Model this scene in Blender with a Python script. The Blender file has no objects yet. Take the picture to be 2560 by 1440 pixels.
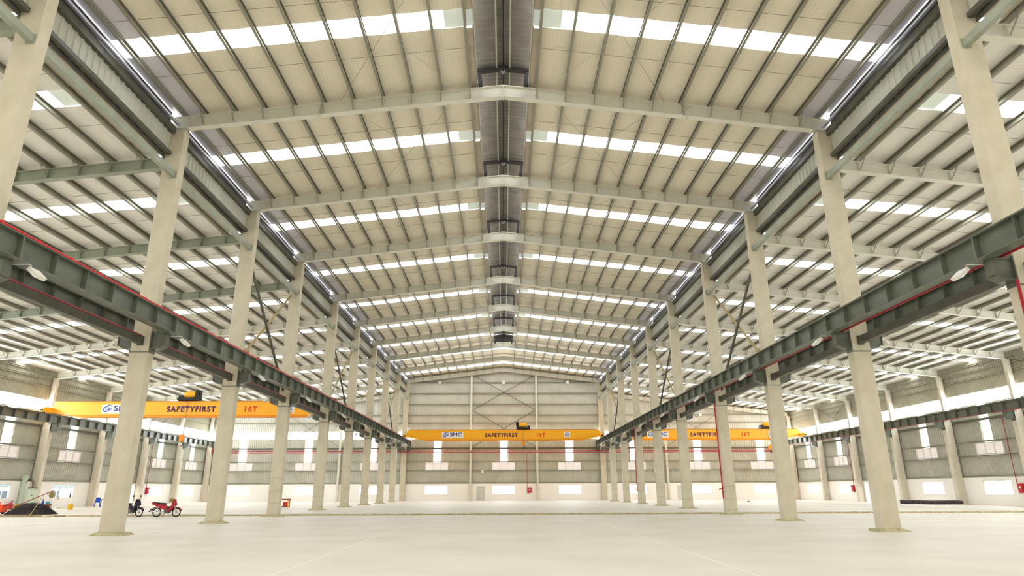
import bpy, math, random
from mathutils import Vector, Matrix
random.seed(7)
SC = bpy.context.scene
COL = SC.collection

# ------------------------------------------------------------------ camera
F_PX, PITCH, YAW, ROLL = 1612.1, 0.3040, 0.0134, 0.0040
CAM = Vector((0.03, 0.0, 1.5375))
_h = Vector((math.sin(YAW), math.cos(YAW), 0)); _r = Vector((math.cos(YAW), -math.sin(YAW), 0)); _u = Vector((0, 0, 1))
FWD = _h * math.cos(PITCH) + _u * math.sin(PITCH)
UPV = -_h * math.sin(PITCH) + _u * math.cos(PITCH)
IX = _r * math.cos(ROLL) - UPV * math.sin(ROLL)
IY = _r * math.sin(ROLL) + UPV * math.cos(ROLL)
cd = bpy.data.cameras.new('camera'); cam = bpy.data.objects.new('camera', cd); COL.objects.link(cam)
cd.sensor_fit = 'HORIZONTAL'; cd.sensor_width = 36; cd.lens = F_PX / 2560 * 36
cd.clip_start = 0.1; cd.clip_end = 600
cam.matrix_world = Matrix(((IX.x, IY.x, -FWD.x, CAM.x), (IX.y, IY.y, -FWD.y, CAM.y), (IX.z, IY.z, -FWD.z, CAM.z), (0, 0, 0, 1)))
SC.camera = cam

# ------------------------------------------------------------------ light
SKY = 5.0          # overcast sky radiance
SKYLIGHT = 6.2     # radiance of the sky-lit translucent roof sheets
WALLLIGHT = 18.0   # window band and wall strip radiance, raised above the sky to light ceilings
w = bpy.data.worlds.new('world'); SC.world = w; w.use_nodes = True
w.node_tree.nodes['Background'].inputs[0].default_value = (0.94, 0.985, 1.05, 1)
w.node_tree.nodes['Background'].inputs[1].default_value = SKY
vs = SC.view_settings
SC.display_settings.display_device = 'sRGB'
vs.view_transform = 'Standard'; vs.look = 'None'; vs.gamma = 1.0; vs.use_curve_mapping = False
vs.exposure = 0.06
SC.cycles.use_denoising = True
SC.cycles.max_bounces = 6; SC.cycles.diffuse_bounces = 4; SC.cycles.glossy_bounces = 2
SC.cycles.use_adaptive_sampling = True; SC.cycles.adaptive_threshold = 0.06; SC.cycles.use_light_tree = False

def px(p):
    d = Vector(p) - CAM; z = d.dot(FWD)
    if z < 0.5: return None
    return 1280 + F_PX * d.dot(IX) / z, 720 - F_PX * d.dot(IY) / z
def inview(a, b, m=70, n=12):
    a, b = Vector(a), Vector(b)
    for i in range(n + 1):
        q = px(a.lerp(b, i / n))
        if q and -m < q[0] < 2560 + m and -m < q[1] < 1440 + m: return True
    return False

# ------------------------------------------------------------------ materials
def lin(c): return tuple(((v / 255) / 12.92 if v / 255 <= .04045 else ((v / 255 + .055) / 1.055) ** 2.4) for v in c) + (1,)
M = {}
def mat(name, c, rough=.7, metal=0, c2=None, scale=3, detail=4, lo=.35, hi=.65, bump=0, bscale=40, emit=0, spec=.3):
    m = bpy.data.materials.new(name); m.use_nodes = True; nt = m.node_tree; b = nt.nodes['Principled BSDF']
    b.inputs['Roughness'].default_value = rough; b.inputs['Metallic'].default_value = metal
    b.inputs['Specular IOR Level'].default_value = spec
    b.inputs['Base Color'].default_value = lin(c)
    if c2 or bump: tc = nt.nodes.new('ShaderNodeTexCoord')
    if c2:
        n = nt.nodes.new('ShaderNodeTexNoise'); n.inputs['Scale'].default_value = scale; n.inputs['Detail'].default_value = detail
        r = nt.nodes.new('ShaderNodeValToRGB'); r.color_ramp.elements[0].position = lo; r.color_ramp.elements[1].position = hi
        r.color_ramp.elements[0].color = lin(c); r.color_ramp.elements[1].color = lin(c2)
        nt.links.new(tc.outputs['Object'], n.inputs['Vector']); nt.links.new(n.outputs['Fac'], r.inputs['Fac']); nt.links.new(r.outputs['Color'], b.inputs['Base Color'])
    if bump:
        n2 = nt.nodes.new('ShaderNodeTexNoise'); n2.inputs['Scale'].default_value = bscale; n2.inputs['Detail'].default_value = 5
        bp = nt.nodes.new('ShaderNodeBump'); bp.inputs['Strength'].default_value = bump; bp.inputs['Distance'].default_value = .02
        nt.links.new(tc.outputs['Object'], n2.inputs['Vector']); nt.links.new(n2.outputs['Fac'], bp.inputs['Height']); nt.links.new(bp.outputs['Normal'], b.inputs['Normal'])
    if emit:
        b.inputs['Emission Color'].default_value = (.93, .985, 1.05, 1); b.inputs['Emission Strength'].default_value = emit
    M[name] = m
    return m
mat('floor', (216, 209, 194), .55, c2=(206, 197, 178), scale=.35, detail=4, lo=.35, hi=.7, bump=.05, bscale=20)
mat('joint', (232, 226, 210), .7)
mat('dirt', (150, 132, 88), .95, c2=(196, 180, 138), scale=6, bump=.6, bscale=18)
mat('concrete', (212, 202, 178), .85, c2=(197, 186, 159), scale=1.6, detail=4, lo=.3, hi=.75, bump=.12, bscale=25)
mat('concrete_pale', (226, 216, 198), .85, c2=(212, 201, 180), scale=1.3, detail=4, lo=.3, hi=.75, bump=.1, bscale=25)
mat('patch', (168, 158, 112), .95, c2=(196, 186, 150), scale=7, bump=.7, bscale=14)
mat('paint_steel', (226, 223, 208), .5, c2=(219, 215, 199), scale=1.2)
mat('primer_steel', (160, 164, 146), .5, c2=(148, 151, 133), scale=1.2)
mat('purlin', (156, 152, 135), .45, .1, c2=(143, 139, 122), scale=.8)
mat('girder', (113, 117, 104), .32, .1, c2=(100, 103, 90), scale=1.5)
mat('dark_steel', (98, 95, 84), .45, .1, c2=(86, 83, 73), scale=2)
mat('vent_steel', (44, 39, 36), .5)
mat('vent_sheet', (112, 107, 102), .5, c2=(100, 95, 90), scale=1.5)
mat('channel', (196, 197, 210), .25, .5)
mat('clad', (192, 190, 175), .5, c2=(181, 178, 161), scale=.5)
mat('clad_side_shaded', (180, 174, 152), .5, c2=(168, 161, 138), scale=.5)  # upper side cladding, its shade put into a darker sheet colour
mat('clad_upper', (205, 202, 190), .5, c2=(195, 191, 177), scale=.5)
mat('girt', (176, 173, 152), .5)
mat('girt_dark', (100, 94, 78), .5)
mat('eave_sheet', (206, 194, 174), .6, c2=(190, 177, 156), scale=2)
mat('foil', (236, 232, 240), .3, 0, spec=.7)
mat('white_wall', (253, 248, 240), .85, c2=(250, 244, 234), scale=.4)
mat('white', (238, 234, 224), .5)
mat('louver', (232, 224, 220), .5)
mat('door', (216, 218, 206), .5, c2=(208, 210, 198), scale=1)
mat('orange', (255, 184, 38), .35, c2=(255, 178, 34), scale=.4)
mat('orange_dark', (246, 146, 22), .45)
mat('black', (38, 34, 30), .5)
mat('rubber', (30, 28, 28), .8)
mat('red_pipe', (168, 34, 48), .35)
mat('red_rail', (214, 44, 48), .45)
mat('red_box', (205, 44, 52), .4)
mat('navy', (56, 54, 140), .5)
mat('violet', (86, 38, 92), .5)
mat('text_red', (226, 70, 26), .5)
mat('logo_blue', (44, 78, 168), .5)
mat('logo_grey', (150, 176, 190), .5)
mat('cabinet', (202, 214, 190), .5)
mat('cabinet_lit_side', (205, 214, 226), .5)
mat('brown', (120, 84, 52), .7)
mat('bamboo_and_lit_bar', (176, 158, 112), .7)
mat('rust_red', (140, 62, 54), .6)
mat('blue_plastic', (52, 96, 205), .45)
mat('cyan', (60, 140, 170), .45)
mat('yellow', (222, 180, 40), .5)
mat('bike_red', (172, 26, 46), .3)
mat('bike_navy', (34, 31, 48), .35)
mat('chrome', (205, 205, 200), .2, .9)
mat('seat', (40, 32, 34), .6)
mat('silver', (180, 178, 166), .35, .6)
mat('netting', (42, 36, 36), .9, c2=(62, 53, 53), scale=9)
mat('duct', (84, 72, 76), .6, c2=(66, 56, 58), scale=5)
mat('straw', (150, 132, 78), .8)
mat('sack', (206, 196, 150), .8)
mat('timber', (140, 122, 88), .8, c2=(166, 150, 112), scale=5)
mat('grass_ground', (150, 150, 120), .9)
mat('skylight', (235, 238, 232), .6, emit=SKYLIGHT)
mat('wall_light', (235, 238, 232), .6, emit=WALLLIGHT)
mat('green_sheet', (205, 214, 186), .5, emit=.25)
mat('blue_fascia', (120, 150, 176), .6)
mat('pale_render', (205, 205, 202), .8)
mat('dim_glass', (70, 84, 92), .3)

def insul(name, ca, cb, cl):
    m = bpy.data.materials.new(name); m.use_nodes = True; nt = m.node_tree; b = nt.nodes['Principled BSDF']; M[name] = m
    b.inputs['Roughness'].default_value = .75
    tc = nt.nodes.new('ShaderNodeTexCoord'); sp = nt.nodes.new('ShaderNodeSeparateXYZ'); nt.links.new(tc.outputs['Object'], sp.inputs[0])
    lines = []
    for k, per in ((0, .16), (1, .16)):          # wire netting that carries the insulation blanket
        q = nt.nodes.new('ShaderNodeMath'); q.operation = 'PINGPONG'; q.inputs[1].default_value = per / 2; nt.links.new(sp.outputs[k], q.inputs[0])
        l = nt.nodes.new('ShaderNodeMath'); l.operation = 'LESS_THAN'; l.inputs[1].default_value = .011; nt.links.new(q.outputs[0], l.inputs[0]); lines.append(l)
    mx = nt.nodes.new('ShaderNodeMath'); mx.operation = 'MAXIMUM'; nt.links.new(lines[0].outputs[0], mx.inputs[0]); nt.links.new(lines[1].outputs[0], mx.inputs[1])
    n = nt.nodes.new('ShaderNodeTexNoise'); n.inputs['Scale'].default_value = .6; n.inputs['Detail'].default_value = 3; nt.links.new(tc.outputs['Object'], n.inputs['Vector'])
    r = nt.nodes.new('ShaderNodeValToRGB'); r.color_ramp.elements[0].color = lin(ca); r.color_ramp.elements[1].color = lin(cb); r.color_ramp.elements[0].position = .35; r.color_ramp.elements[1].position = .7
    nt.links.new(n.outputs['Fac'], r.inputs['Fac'])
    c = nt.nodes.new('ShaderNodeMix'); c.data_type = 'RGBA'; c.inputs[7].default_value = lin(cl); nt.links.new(mx.outputs[0], c.inputs[0]); nt.links.new(r.outputs['Color'], c.inputs[6])
    nt.links.new(c.outputs[2], b.inputs['Base Color'])
insul('insulation', (247, 238, 217), (241, 231, 208), (236, 226, 203))
insul('insulation_white', (250, 247, 240), (247, 243, 234), (239, 235, 225))
def cracked():
    m = M['concrete'].copy(); m.name = 'concrete_cracked'; M['concrete_cracked'] = m; nt = m.node_tree; b = nt.nodes['Principled BSDF']
    tc = nt.nodes.new('ShaderNodeTexCoord'); wv = nt.nodes.new('ShaderNodeTexWave'); wv.wave_type = 'BANDS'; wv.bands_direction = 'Z'
    wv.inputs['Scale'].default_value = .42; wv.inputs['Distortion'].default_value = 3.0; wv.inputs['Detail'].default_value = 2; wv.inputs['Detail Scale'].default_value = .9
    oi = nt.nodes.new('ShaderNodeObjectInfo'); va = nt.nodes.new('ShaderNodeVectorMath'); va.operation = 'MULTIPLY_ADD'; cb = nt.nodes.new('ShaderNodeCombineXYZ')
    for k_ in range(3): nt.links.new(oi.outputs['Random'], cb.inputs[k_])
    va.inputs[1].default_value = (13, 13, 13); nt.links.new(cb.outputs[0], va.inputs[0]); nt.links.new(tc.outputs['Object'], va.inputs[2]); nt.links.new(va.outputs[0], wv.inputs['Vector'])
    r = nt.nodes.new('ShaderNodeValToRGB'); r.color_ramp.elements[0].position = .93; r.color_ramp.elements[1].position = .985; nt.links.new(wv.outputs['Fac'], r.inputs['Fac'])
    sp = nt.nodes.new('ShaderNodeSeparateXYZ'); nt.links.new(tc.outputs['Object'], sp.inputs[0])
    lt = nt.nodes.new('ShaderNodeMath'); lt.operation = 'LESS_THAN'; lt.inputs[1].default_value = 2.4; nt.links.new(sp.outputs[2], lt.inputs[0])
    mu = nt.nodes.new('ShaderNodeMath'); mu.operation = 'MULTIPLY'; nt.links.new(lt.outputs[0], mu.inputs[0]); nt.links.new(r.outputs['Color'], mu.inputs[1])
    sc_ = nt.nodes.new('ShaderNodeMath'); sc_.operation = 'MULTIPLY'; sc_.inputs[1].default_value = .22; nt.links.new(mu.outputs[0], sc_.inputs[0])
    src = b.inputs['Base Color'].links[0].from_socket
    mx = nt.nodes.new('ShaderNodeMix'); mx.data_type = 'RGBA'; mx.inputs[7].default_value = lin((150, 132, 92)); nt.links.new(sc_.outputs[0], mx.inputs[0]); nt.links.new(src, mx.inputs[6]); nt.links.new(mx.outputs[2], b.inputs['Base Color'])
cracked()
def glass():
    m = bpy.data.materials.new('glass'); m.use_nodes = True; nt = m.node_tree; M['glass'] = m
    for n in list(nt.nodes): nt.nodes.remove(n)
    o = nt.nodes.new('ShaderNodeOutputMaterial'); t = nt.nodes.new('ShaderNodeBsdfTransparent'); g = nt.nodes.new('ShaderNodeBsdfGlossy'); x = nt.nodes.new('ShaderNodeMixShader')
    g.inputs['Roughness'].default_value = .05; x.inputs[0].default_value = .06
    nt.links.new(t.outputs[0], x.inputs[1]); nt.links.new(g.outputs[0], x.inputs[2]); nt.links.new(x.outputs[0], o.inputs[0])
glass()

# ------------------------------------------------------------------ mesh helpers
class MB:
    def __init__(s, tf=None): s.v = []; s.f = []; s.tf = tf
    def add(s, vs, fs):
        o = len(s.v); s.v += [tuple(s.tf(*p)) if s.tf else tuple(p) for p in vs]; s.f += [tuple(i + o for i in f) for f in fs]; return s
    def box(s, x0, x1, y0, y1, z0, z1):
        return s.add([(x0, y0, z0), (x1, y0, z0), (x1, y1, z0), (x0, y1, z0), (x0, y0, z1), (x1, y0, z1), (x1, y1, z1), (x0, y1, z1)],
                     [(0, 3, 2, 1), (4, 5, 6, 7), (0, 1, 5, 4), (1, 2, 6, 5), (2, 3, 7, 6), (3, 0, 4, 7)])
    def prism(s, prof, axis, a, b):                      # closed 2D profile pushed along an axis
        n = len(prof)
        def P(q, t): return (t, q[0], q[1]) if axis == 'x' else (q[0], t, q[1]) if axis == 'y' else (q[0], q[1], t)
        vs = [P(q, a) for q in prof] + [P(q, b) for q in prof]
        return s.add(vs, [tuple(range(n))[::-1], tuple(range(n, 2 * n))] + [(i, (i + 1) % n, n + (i + 1) % n, n + i) for i in range(n)])
    def sheet(s, pts, d):                                # open polyline swept by a vector
        n = len(pts); vs = [tuple(p) for p in pts] + [tuple(Vector(p) + Vector(d)) for p in pts]
        return s.add(vs, [(i, i + 1, n + i + 1, n + i) for i in range(n - 1)])
    def tube(s, pts, r, n=6, caps=True):
        pts = [Vector(p) for p in pts]; rs = r if isinstance(r, (list, tuple)) else [r] * len(pts); vs = []; fs = []
        for i, p in enumerate(pts):
            t = (pts[min(i + 1, len(pts) - 1)] - pts[max(i - 1, 0)]).normalized()
            a = t.orthogonal().normalized() if abs(t.z) > .95 else t.cross(Vector((0, 0, 1))).normalized(); b = t.cross(a)
            vs += [tuple(p + (a * math.cos(2 * math.pi * k / n) + b * math.sin(2 * math.pi * k / n)) * rs[i]) for k in range(n)]
        for i in range(len(pts) - 1):
            fs += [(i * n + k, i * n + (k + 1) % n, (i + 1) * n + (k + 1) % n, (i + 1) * n + k) for k in range(n)]
        if caps: fs += [tuple(range(n))[::-1], tuple(range((len(pts) - 1) * n, len(pts) * n))]
        return s.add(vs, fs)
    def bar(s, a, b, wd, ht):                            # rectangular bar between two points
        a, b = Vector(a), Vector(b); t = (b - a).normalized(); x = t.cross(Vector((0, 0, 1)))
        x = Vector((1, 0, 0)) if x.length < 1e-4 else x.normalized(); y = x.cross(t); x *= wd / 2; y *= ht / 2
        return s.add([a - x - y, a + x - y, a + x + y, a - x + y, b - x - y, b + x - y, b + x + y, b - x + y],
                     [(0, 3, 2, 1), (4, 5, 6, 7), (0, 1, 5, 4), (1, 2, 6, 5), (2, 3, 7, 6), (3, 0, 4, 7)])
    def torus(s, c, R, r, axis='y', n=24, m=6):
        c = Vector(c); vs = []; fs = []
        for i in range(n):
            a = 2 * math.pi * i / n
            for j in range(m):
                b = 2 * math.pi * j / m; q = R + r * math.cos(b); h = r * math.sin(b)
                vs.append(tuple(c + (Vector((q * math.cos(a), h, q * math.sin(a))) if axis == 'y' else Vector((q * math.cos(a), q * math.sin(a), h)))))
        for i in range(n):
            for j in range(m):
                fs.append((i * m + j, i * m + (j + 1) % m, ((i + 1) % n) * m + (j + 1) % m, ((i + 1) % n) * m + j))
        return s.add(vs, fs)
    def lathe(s, prof, c=(0, 0, 0), n=16):
        vs = []; fs = []
        for r, z in prof: vs += [(c[0] + r * math.cos(2 * math.pi * k / n), c[1] + r * math.sin(2 * math.pi * k / n), c[2] + z) for k in range(n)]
        for i in range(len(prof) - 1): fs += [(i * n + k, i * n + (k + 1) % n, (i + 1) * n + (k + 1) % n, (i + 1) * n + k) for k in range(n)]
        fs += [tuple(range(n))[::-1], tuple(range((len(prof) - 1) * n, len(prof) * n))]
        return s.add(vs, fs)
    def mesh(s, name, m, smooth=False):
        me = bpy.data.meshes.new(name); me.from_pydata(s.v, [], s.f); me.materials.append(M[m])
        if smooth: me.polygons.foreach_set('use_smooth', [True] * len(me.polygons))
        me.update(); return me
    def build(s, name, m, parent=None, loc=None, smooth=False): return put(name, s.mesh(name, m, smooth), parent, loc)
def put(name, me, parent=None, loc=None, rot=None, scale=None):
    o = bpy.data.objects.new(name, me); COL.objects.link(o)
    if parent: o.parent = parent
    if loc is not None: o.location = loc
    if rot is not None: o.rotation_euler = rot
    if scale is not None: o.scale = scale
    return o
def tag(o, label, cat=None, group=None, kind=None):
    o['label'] = label
    if cat: o['category'] = cat
    if group: o['group'] = group
    if kind: o['kind'] = kind
    return o
def empty(name, loc=(0, 0, 0), rz=0):
    o = bpy.data.objects.new(name, None); COL.objects.link(o); o.location = loc; o.rotation_euler = (0, 0, rz); o.empty_display_size = .2; return o
def struct(o, label): o['kind'] = 'structure'; o['label'] = label; return o
def rough(me, amp, seed=1):
    rnd = random.Random(seed)
    for v in me.vertices: v.co += Vector((rnd.uniform(-1, 1), rnd.uniform(-1, 1), rnd.uniform(-.5, 1))) * amp
    return me

ORD = ['first', 'second', 'third', 'fourth', 'fifth', 'sixth', 'seventh', 'eighth', 'ninth', 'last']
# ------------------------------------------------------------------ dimensions
FR = [16.75, 25.66, 34.58, 43.42, 53.48, 62.4, 71.25, 80.1, 88.7, 97.6]     # column fronts
FALL = [-12.0, -1.1, 7.8] + FR
YW = 98.36                                   # back wall
XL, XR = -42.7, 42.3                        # inner faces of the outer columns
WL, WR = -43.6, 43.2                        # side wall planes
STEP, SZ = 45.2, .12                        # raised far slab
XI, XO = 14.25, 15.0                        # inner row columns
def zc(x): return 19.45 - .12 * abs(x)      # centre rafter top
def zs(x): return 15.65 - .113 * (abs(x) - 15)   # side rafter top
PUR = .3
MON_END = 80.1

# ------------------------------------------------------------------ floor
fl = MB().box(WL, WR, -12, STEP, -.25, -.004).build('floor', 'joint')
struct(fl, 'cream polished concrete floor slab in the near half of the hall')
xs = [WL, -32.2, -22.95, -13.7, -4.45, 4.8, 14.05, 23.3, 32.55, WR]
for a, b in zip(xs, xs[1:]): MB().box(a + .035, b - .035, -12, STEP - .35, -.004, 0).build('floor_slab', 'floor', fl)
fl2 = MB().box(WL, WR, STEP, YW + .2, -.25, SZ - .004).build('floor_raised', 'joint')
struct(fl2, 'slightly raised pale concrete floor slab in the far half of the hall')
for a, b in zip(xs, xs[1:]): MB().box(a + .02, b - .02, STEP, YW, SZ - .004, SZ).build('floor_slab', 'floor', fl2)
d = MB(); rnd = random.Random(3); nx = 400
vsd = []
for i in range(nx + 1):
    x = WL + (WR - WL) * i / nx; a = rnd.uniform(-.05, .05)
    vsd += [(x, STEP - .42 + rnd.uniform(-.1, .06), -.015), (x, STEP - .28 + a, .02 + rnd.uniform(0, .03)), (x, STEP - .1, .055 + rnd.uniform(0, .03)), (x, STEP + .005, SZ - .035 + rnd.uniform(-.015, .012))]
d.add(vsd, [(i * 4 + k, i * 4 + k + 1, i * 4 + k + 5, i * 4 + k + 4) for i in range(nx) for k in range(3)])
tag(d.build('dirt', 'dirt'), 'strip of brown dirt along the edge of the raised floor slab', 'dirt', kind='stuff')
g = MB().box(-160, 160, -60, 220, -.6, -.3).build('ground_outside', 'grass_ground'); struct(g, 'pale open ground outside the hall windows')

# ------------------------------------------------------------------ ceilings
cc = {}
def ceil_mesh(xa, xb, y0, y1, zf, nx=None):
    """insulation blanket between purlins, hanging a little between them"""
    n = nx or max(2, int(abs(xb - xa) / .66)); pts = []; fs = []; ny = 4
    for j in range(ny + 1):
        y = y0 + (y1 - y0) * j / ny
        for i in range(n + 1):
            x = xa + (xb - xa) * i / n; pts.append((x, y, zf(x) + PUR - (.035 if i % 2 else 0)))
    for j in range(ny):
        for i in range(n): fs.append((j * (n + 1) + i, j * (n + 1) + i + 1, (j + 1) * (n + 1) + i + 1, (j + 1) * (n + 1) + i))
    return pts, fs
ins_c, ins_l, ins_r, foil, ridge = MB(), MB(), MB(), MB(), MB()
strips = []
for n, (a, b) in enumerate(zip(FALL, FALL[1:])):
    b2 = YW + .1 if b == FR[-1] else b
    ym = a + (b - a) * (.515 if b < 97 else .68); s0, s1 = ym - .53, ym + (.53 if b < 97 else .8)
    for s in (-1, 1):
        x0 = 1.5 if a < MON_END - 1 else 0.0
        for u, v in ((a, s0), (s1, b2)):
            ins_c.add(*ceil_mesh(s * x0, s * 13.7, u, v, zc)); foil.add(*ceil_mesh(s * 13.7, s * 15.0, u, v, zc, 2))
            (ins_l if s < 0 else ins_r).add(*ceil_mesh(s * 15.85, (WL if s < 0 else WR), u, v, zs))
            if x0: ridge.add([(s * 1.18, u, zc(1.2) + .2), (s * 1.5, u, zc(1.5) + .2), (s * 1.5, v, zc(1.5) + .2), (s * 1.18, v, zc(1.2) + .2)], [(0, 1, 2, 3)])
        strips.append((s, a, s0, s1, x0))
cc['c'] = struct(ins_c.build('ceiling_center', 'insulation'), 'cream insulated underside of the high gabled roof over the centre aisle')
cc['l'] = struct(ins_l.build('ceiling_left', 'insulation_white'), 'cream insulated underside of the sloping roof over the left aisle')
cc['r'] = struct(ins_r.build('ceiling_right', 'insulation_white'), 'cream insulated underside of the sloping roof over the right aisle')
foil.build('foil_edge', 'foil', cc['c']); ridge.build('ridge_sheet', 'eave_sheet', cc['c'])
for s, a, s0, s1, x0 in strips:
    def quad(xa, xb, zf, nm, m, par, dz=.0):
        mb = MB().add([(xa, s0, zf(xa) + PUR + dz), (xb, s0, zf(xb) + PUR + dz), (xb, s1, zf(xb) + PUR + dz), (xa, s1, zf(xa) + PUR + dz)], [(0, 1, 2, 3)])
        return mb.build(nm, m, par)
    quad(s * (2.35 if x0 else .12), s * 14.85, zc, 'skylight_panel', 'skylight', cc['c'])
    if x0: quad(s * 1.18, s * 2.35, zc, 'ridge_panel', 'green_sheet', cc['c'])
    P = cc['l'] if s < 0 else cc['r']
    quad(s * 16.9, s * 43.1, zs, 'skylight_panel', 'skylight', P); quad(s * 15.2, s * 16.9, zs, 'eave_panel', 'green_sheet', P, .005)

cprof = [(-.055, 0), (.055, 0), (.055, .055), (.04, .055), (.04, .016), (-.04, .016), (-.04, .28), (.04, .28), (.04, .245), (.055, .245), (.055, .296), (-.055, .296)]
pm = MB().prism(cprof, 'y', 0, 1).mesh('purlin', 'purlin')
rod_c = {}
PC = [1.51 + 1.333 * k for k in range(10)] + [14.42]
PS = [15.95 + 1.342 * k for k in range(20)]
for n, (a, b) in enumerate(zip(FALL, FALL[1:])):
    b2 = YW if b == FR[-1] else b
    for s in (-1, 1):
        for xs_, zf, par, ang in ((PC, zc, cc['c'], math.atan(.12)), (PS, zs, cc['l' if s < 0 else 'r'], math.atan(.113))):
            for x in xs_:
                if not inview((s * x, a, zf(x)), (s * x, b, zf(x)), 30): continue
                put('purlin', pm, par, (s * x, a + .15, zf(x)), (0, s * ang, 0), (-s, b2 - a + (.15 if b == FR[-1] else 0), 1))
            for t in (.33, .7):
                y = a + (b - a) * t
                x1 = xs_[0]; x2 = xs_[-1]
                if inview((s * x1, y, zf(x1)), (s * x2, y, zf(x2)), 20):
                    MB().tube([(s * x1, y, zf(x1) + .13), (s * x2, y, zf(x2) + .13)], .012, 4).build('sag_rod', 'purlin', par)
        for p, q in ((2.0, 7.4), (7.4, 2.0)):
            if inview((s * p, a, zc(p)), (s * q, b, zc(q)), 20):
                MB().tube([(s * p, a + .3, zc(p) - .06), (s * q, b - .05, zc(q) - .06)], .013, 4).build('brace_rod', 'girt', cc['c'])

# ------------------------------------------------------------------ clerestory strip between high and low roofs
def corr_u(u0, u1, per=.27, amp=.03):
    pts = []; n = int(round((u1 - u0) / per)); per = (u1 - u0) / n
    for k in range(n):
        u = u0 + k * per; pts += [(u, 0), (u + per * .55, 0), (u + per * .66, amp), (u + per * .89, amp)]
    return pts + [(u1, 0)]
for s, nm in ((-1, 'left'), (1, 'right')):
    wl = empty('wall_clerestory_' + nm, (s * 14.8, 0, 15.8)); struct(wl, 'narrow ribbed clerestory cladding above the %s column row' % nm)
    sub = Vector((s * 14.8, 0, 15.8))
    for n, (a, b) in enumerate(zip(FALL, FALL[1:])):
        if not inview((s * 14.8, a, 16.5), (s * 14.8, b, 16.5), 60): continue
        a2 = a + .46; b = b - .012
        def add(mb, name, m):
            o = mb.build(name, m, wl); o.location = -sub; return o
        pts = [(s * (14.86 - q), u, 15.9) for u, q in corr_u(a2, b, .36, .04)]
        add(MB().sheet(pts, (0, 0, .92)), 'cladding', 'clad')
        add(MB().box(*sorted((s * 14.7, s * 14.9)), a2, b, 15.76, 15.92), 'lower_girt', 'dark_steel')
        add(MB().box(*sorted((s * 14.66, s * 14.92)), a2, b, 16.82, 17.13), 'upper_girt', 'dark_steel')
        for x, z in ((14.56, 17.2), (14.74, 17.36)):
            add(MB().prism([(s * x + u_, z + v_) for u_, v_ in ((-.05, 0), (.05, 0), (.065, .03), (.065, .07), (.05, .1), (-.05, .1), (-.065, .07), (-.065, .03))], 'y', a2, b), 'eave_channel', 'channel')
        add(MB().box(*sorted((s * 14.96, s * 15.0)), a2, b, 15.6, 17.9), 'eave_light_stop', 'dark_steel')  # dark sheet added to stop sky light leaking in at the eave
        pts = []; k = 0; y = a2
        while y < b:
            pts += [(s * 14.92, y, 15.86 + .0), (s * 14.92, min(b, y + .62), 15.80)]; y += .66
        o = MB().sheet(pts, (s * .95, 0, -.09)).build('eave_sheet', 'eave_sheet', wl); o.location = -sub

# ------------------------------------------------------------------ ridge vent
rv = tag(empty('ridge_vent', (0, 0, 19.4)), 'dark raised ridge vent running along the roof apex', 'roof vent')
def rvadd(mb, name, m): o = mb.build(name, m, rv); o.location = (0, 0, -19.4); return o
YV0 = 12.0
for s in (-1, 1):
    pts = []; y = YV0
    while y < MON_END: pts += [(0, y, 20.62), (0, y + .2, 20.62), (0, y + .24, 20.59), (0, y + .31, 20.59)]; y += .34
    rvadd(MB().sheet(pts, (s * 1.32, 0, -.155)), 'vent_roof_sheet', 'vent_sheet')
    rvadd(MB().prism([(s * .27, 20.36), (s * .34, 20.36), (s * .34, 20.54), (s * .27, 20.54)], 'y', YV0, MON_END), 'vent_purlin', 'purlin')
    rvadd(MB().box(*sorted((s * 1.17, s * 1.2)), YV0, MON_END, 19.44, 19.62), 'side_flashing', 'girt')
rvadd(MB().box(-.02, .02, YV0, MON_END, 20.585, 20.615), 'ridge_line', 'vent_steel')
for y in FR[:8]:
    f = MB()
    f.prism([(-1.24, 20.33), (0, 20.48), (1.24, 20.33), (1.24, 20.17), (1.02, 20.17), (0, 20.28), (-1.02, 20.17), (-1.24, 20.17)], 'y', y, y + .2)
    for s in (-1, 1): f.prism([(s * 1.24, 20.2), (s * 1.03, 20.2), (s * .93, 19.33), (s * 1.12, 19.3)], 'y', y, y + .2)
    f.prism([(-.12, 20.28), (.12, 20.28), (0, 20.16)], 'y', y - .02, y + .22)
    rvadd(f, 'portal_frame', 'vent_steel')
rvadd(MB().prism([(-1.2, 20.4), (0, 20.56), (1.2, 20.4), (1.2, 19.5), (-1.2, 19.5)], 'y', MON_END + .1, MON_END + .13), 'end_panel', 'vent_steel')

# ------------------------------------------------------------------ rafters
def ibeam_half(s, x1, zf, dep, fw=.3, x0=0.0):
    """I section along X following the roof slope"""
    mb = MB(); y0, y1 = 0, fw; yc = fw / 2
    def slab(ya, yb, da, db):
        vs = []
        for x in (x0, x1):
            for y in (ya, yb):
                for dz in (da, db): vs.append((s * x, y, zf(x) - dz))
        mb.add(vs, [(0, 1, 3, 2), (4, 6, 7, 5), (0, 4, 5, 1), (2, 3, 7, 6), (0, 2, 6, 4), (1, 5, 7, 3)])
    slab(y0, y1, 0, .03); slab(y0, y1, dep - .03, dep); slab(yc - .012, yc + .012, .03, dep - .03)
    return mb
DC, DS = .6, .53
rc = {s: ibeam_half(s, 14.98, zc, DC).mesh('rafter_half', 'paint_steel') for s in (-1, 1)}
rs = {(s, m): ibeam_half(s, (-XL if s < 0 else XR) + .35, zs, DS, .26, 15.0).mesh('rafter', m) for s, m in ((-1, 'primer_steel'), (-1, 'paint_steel'), (1, 'paint_steel'))}
fbc = MB().bar((0, -.62, .1), (0, .1, -DC + .05), .035, .035).mesh('fly_brace', 'purlin')
fbs = MB().bar((0, -.6, .1), (0, .1, -DS + .05), .035, .035).mesh('fly_brace', 'purlin')
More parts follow.
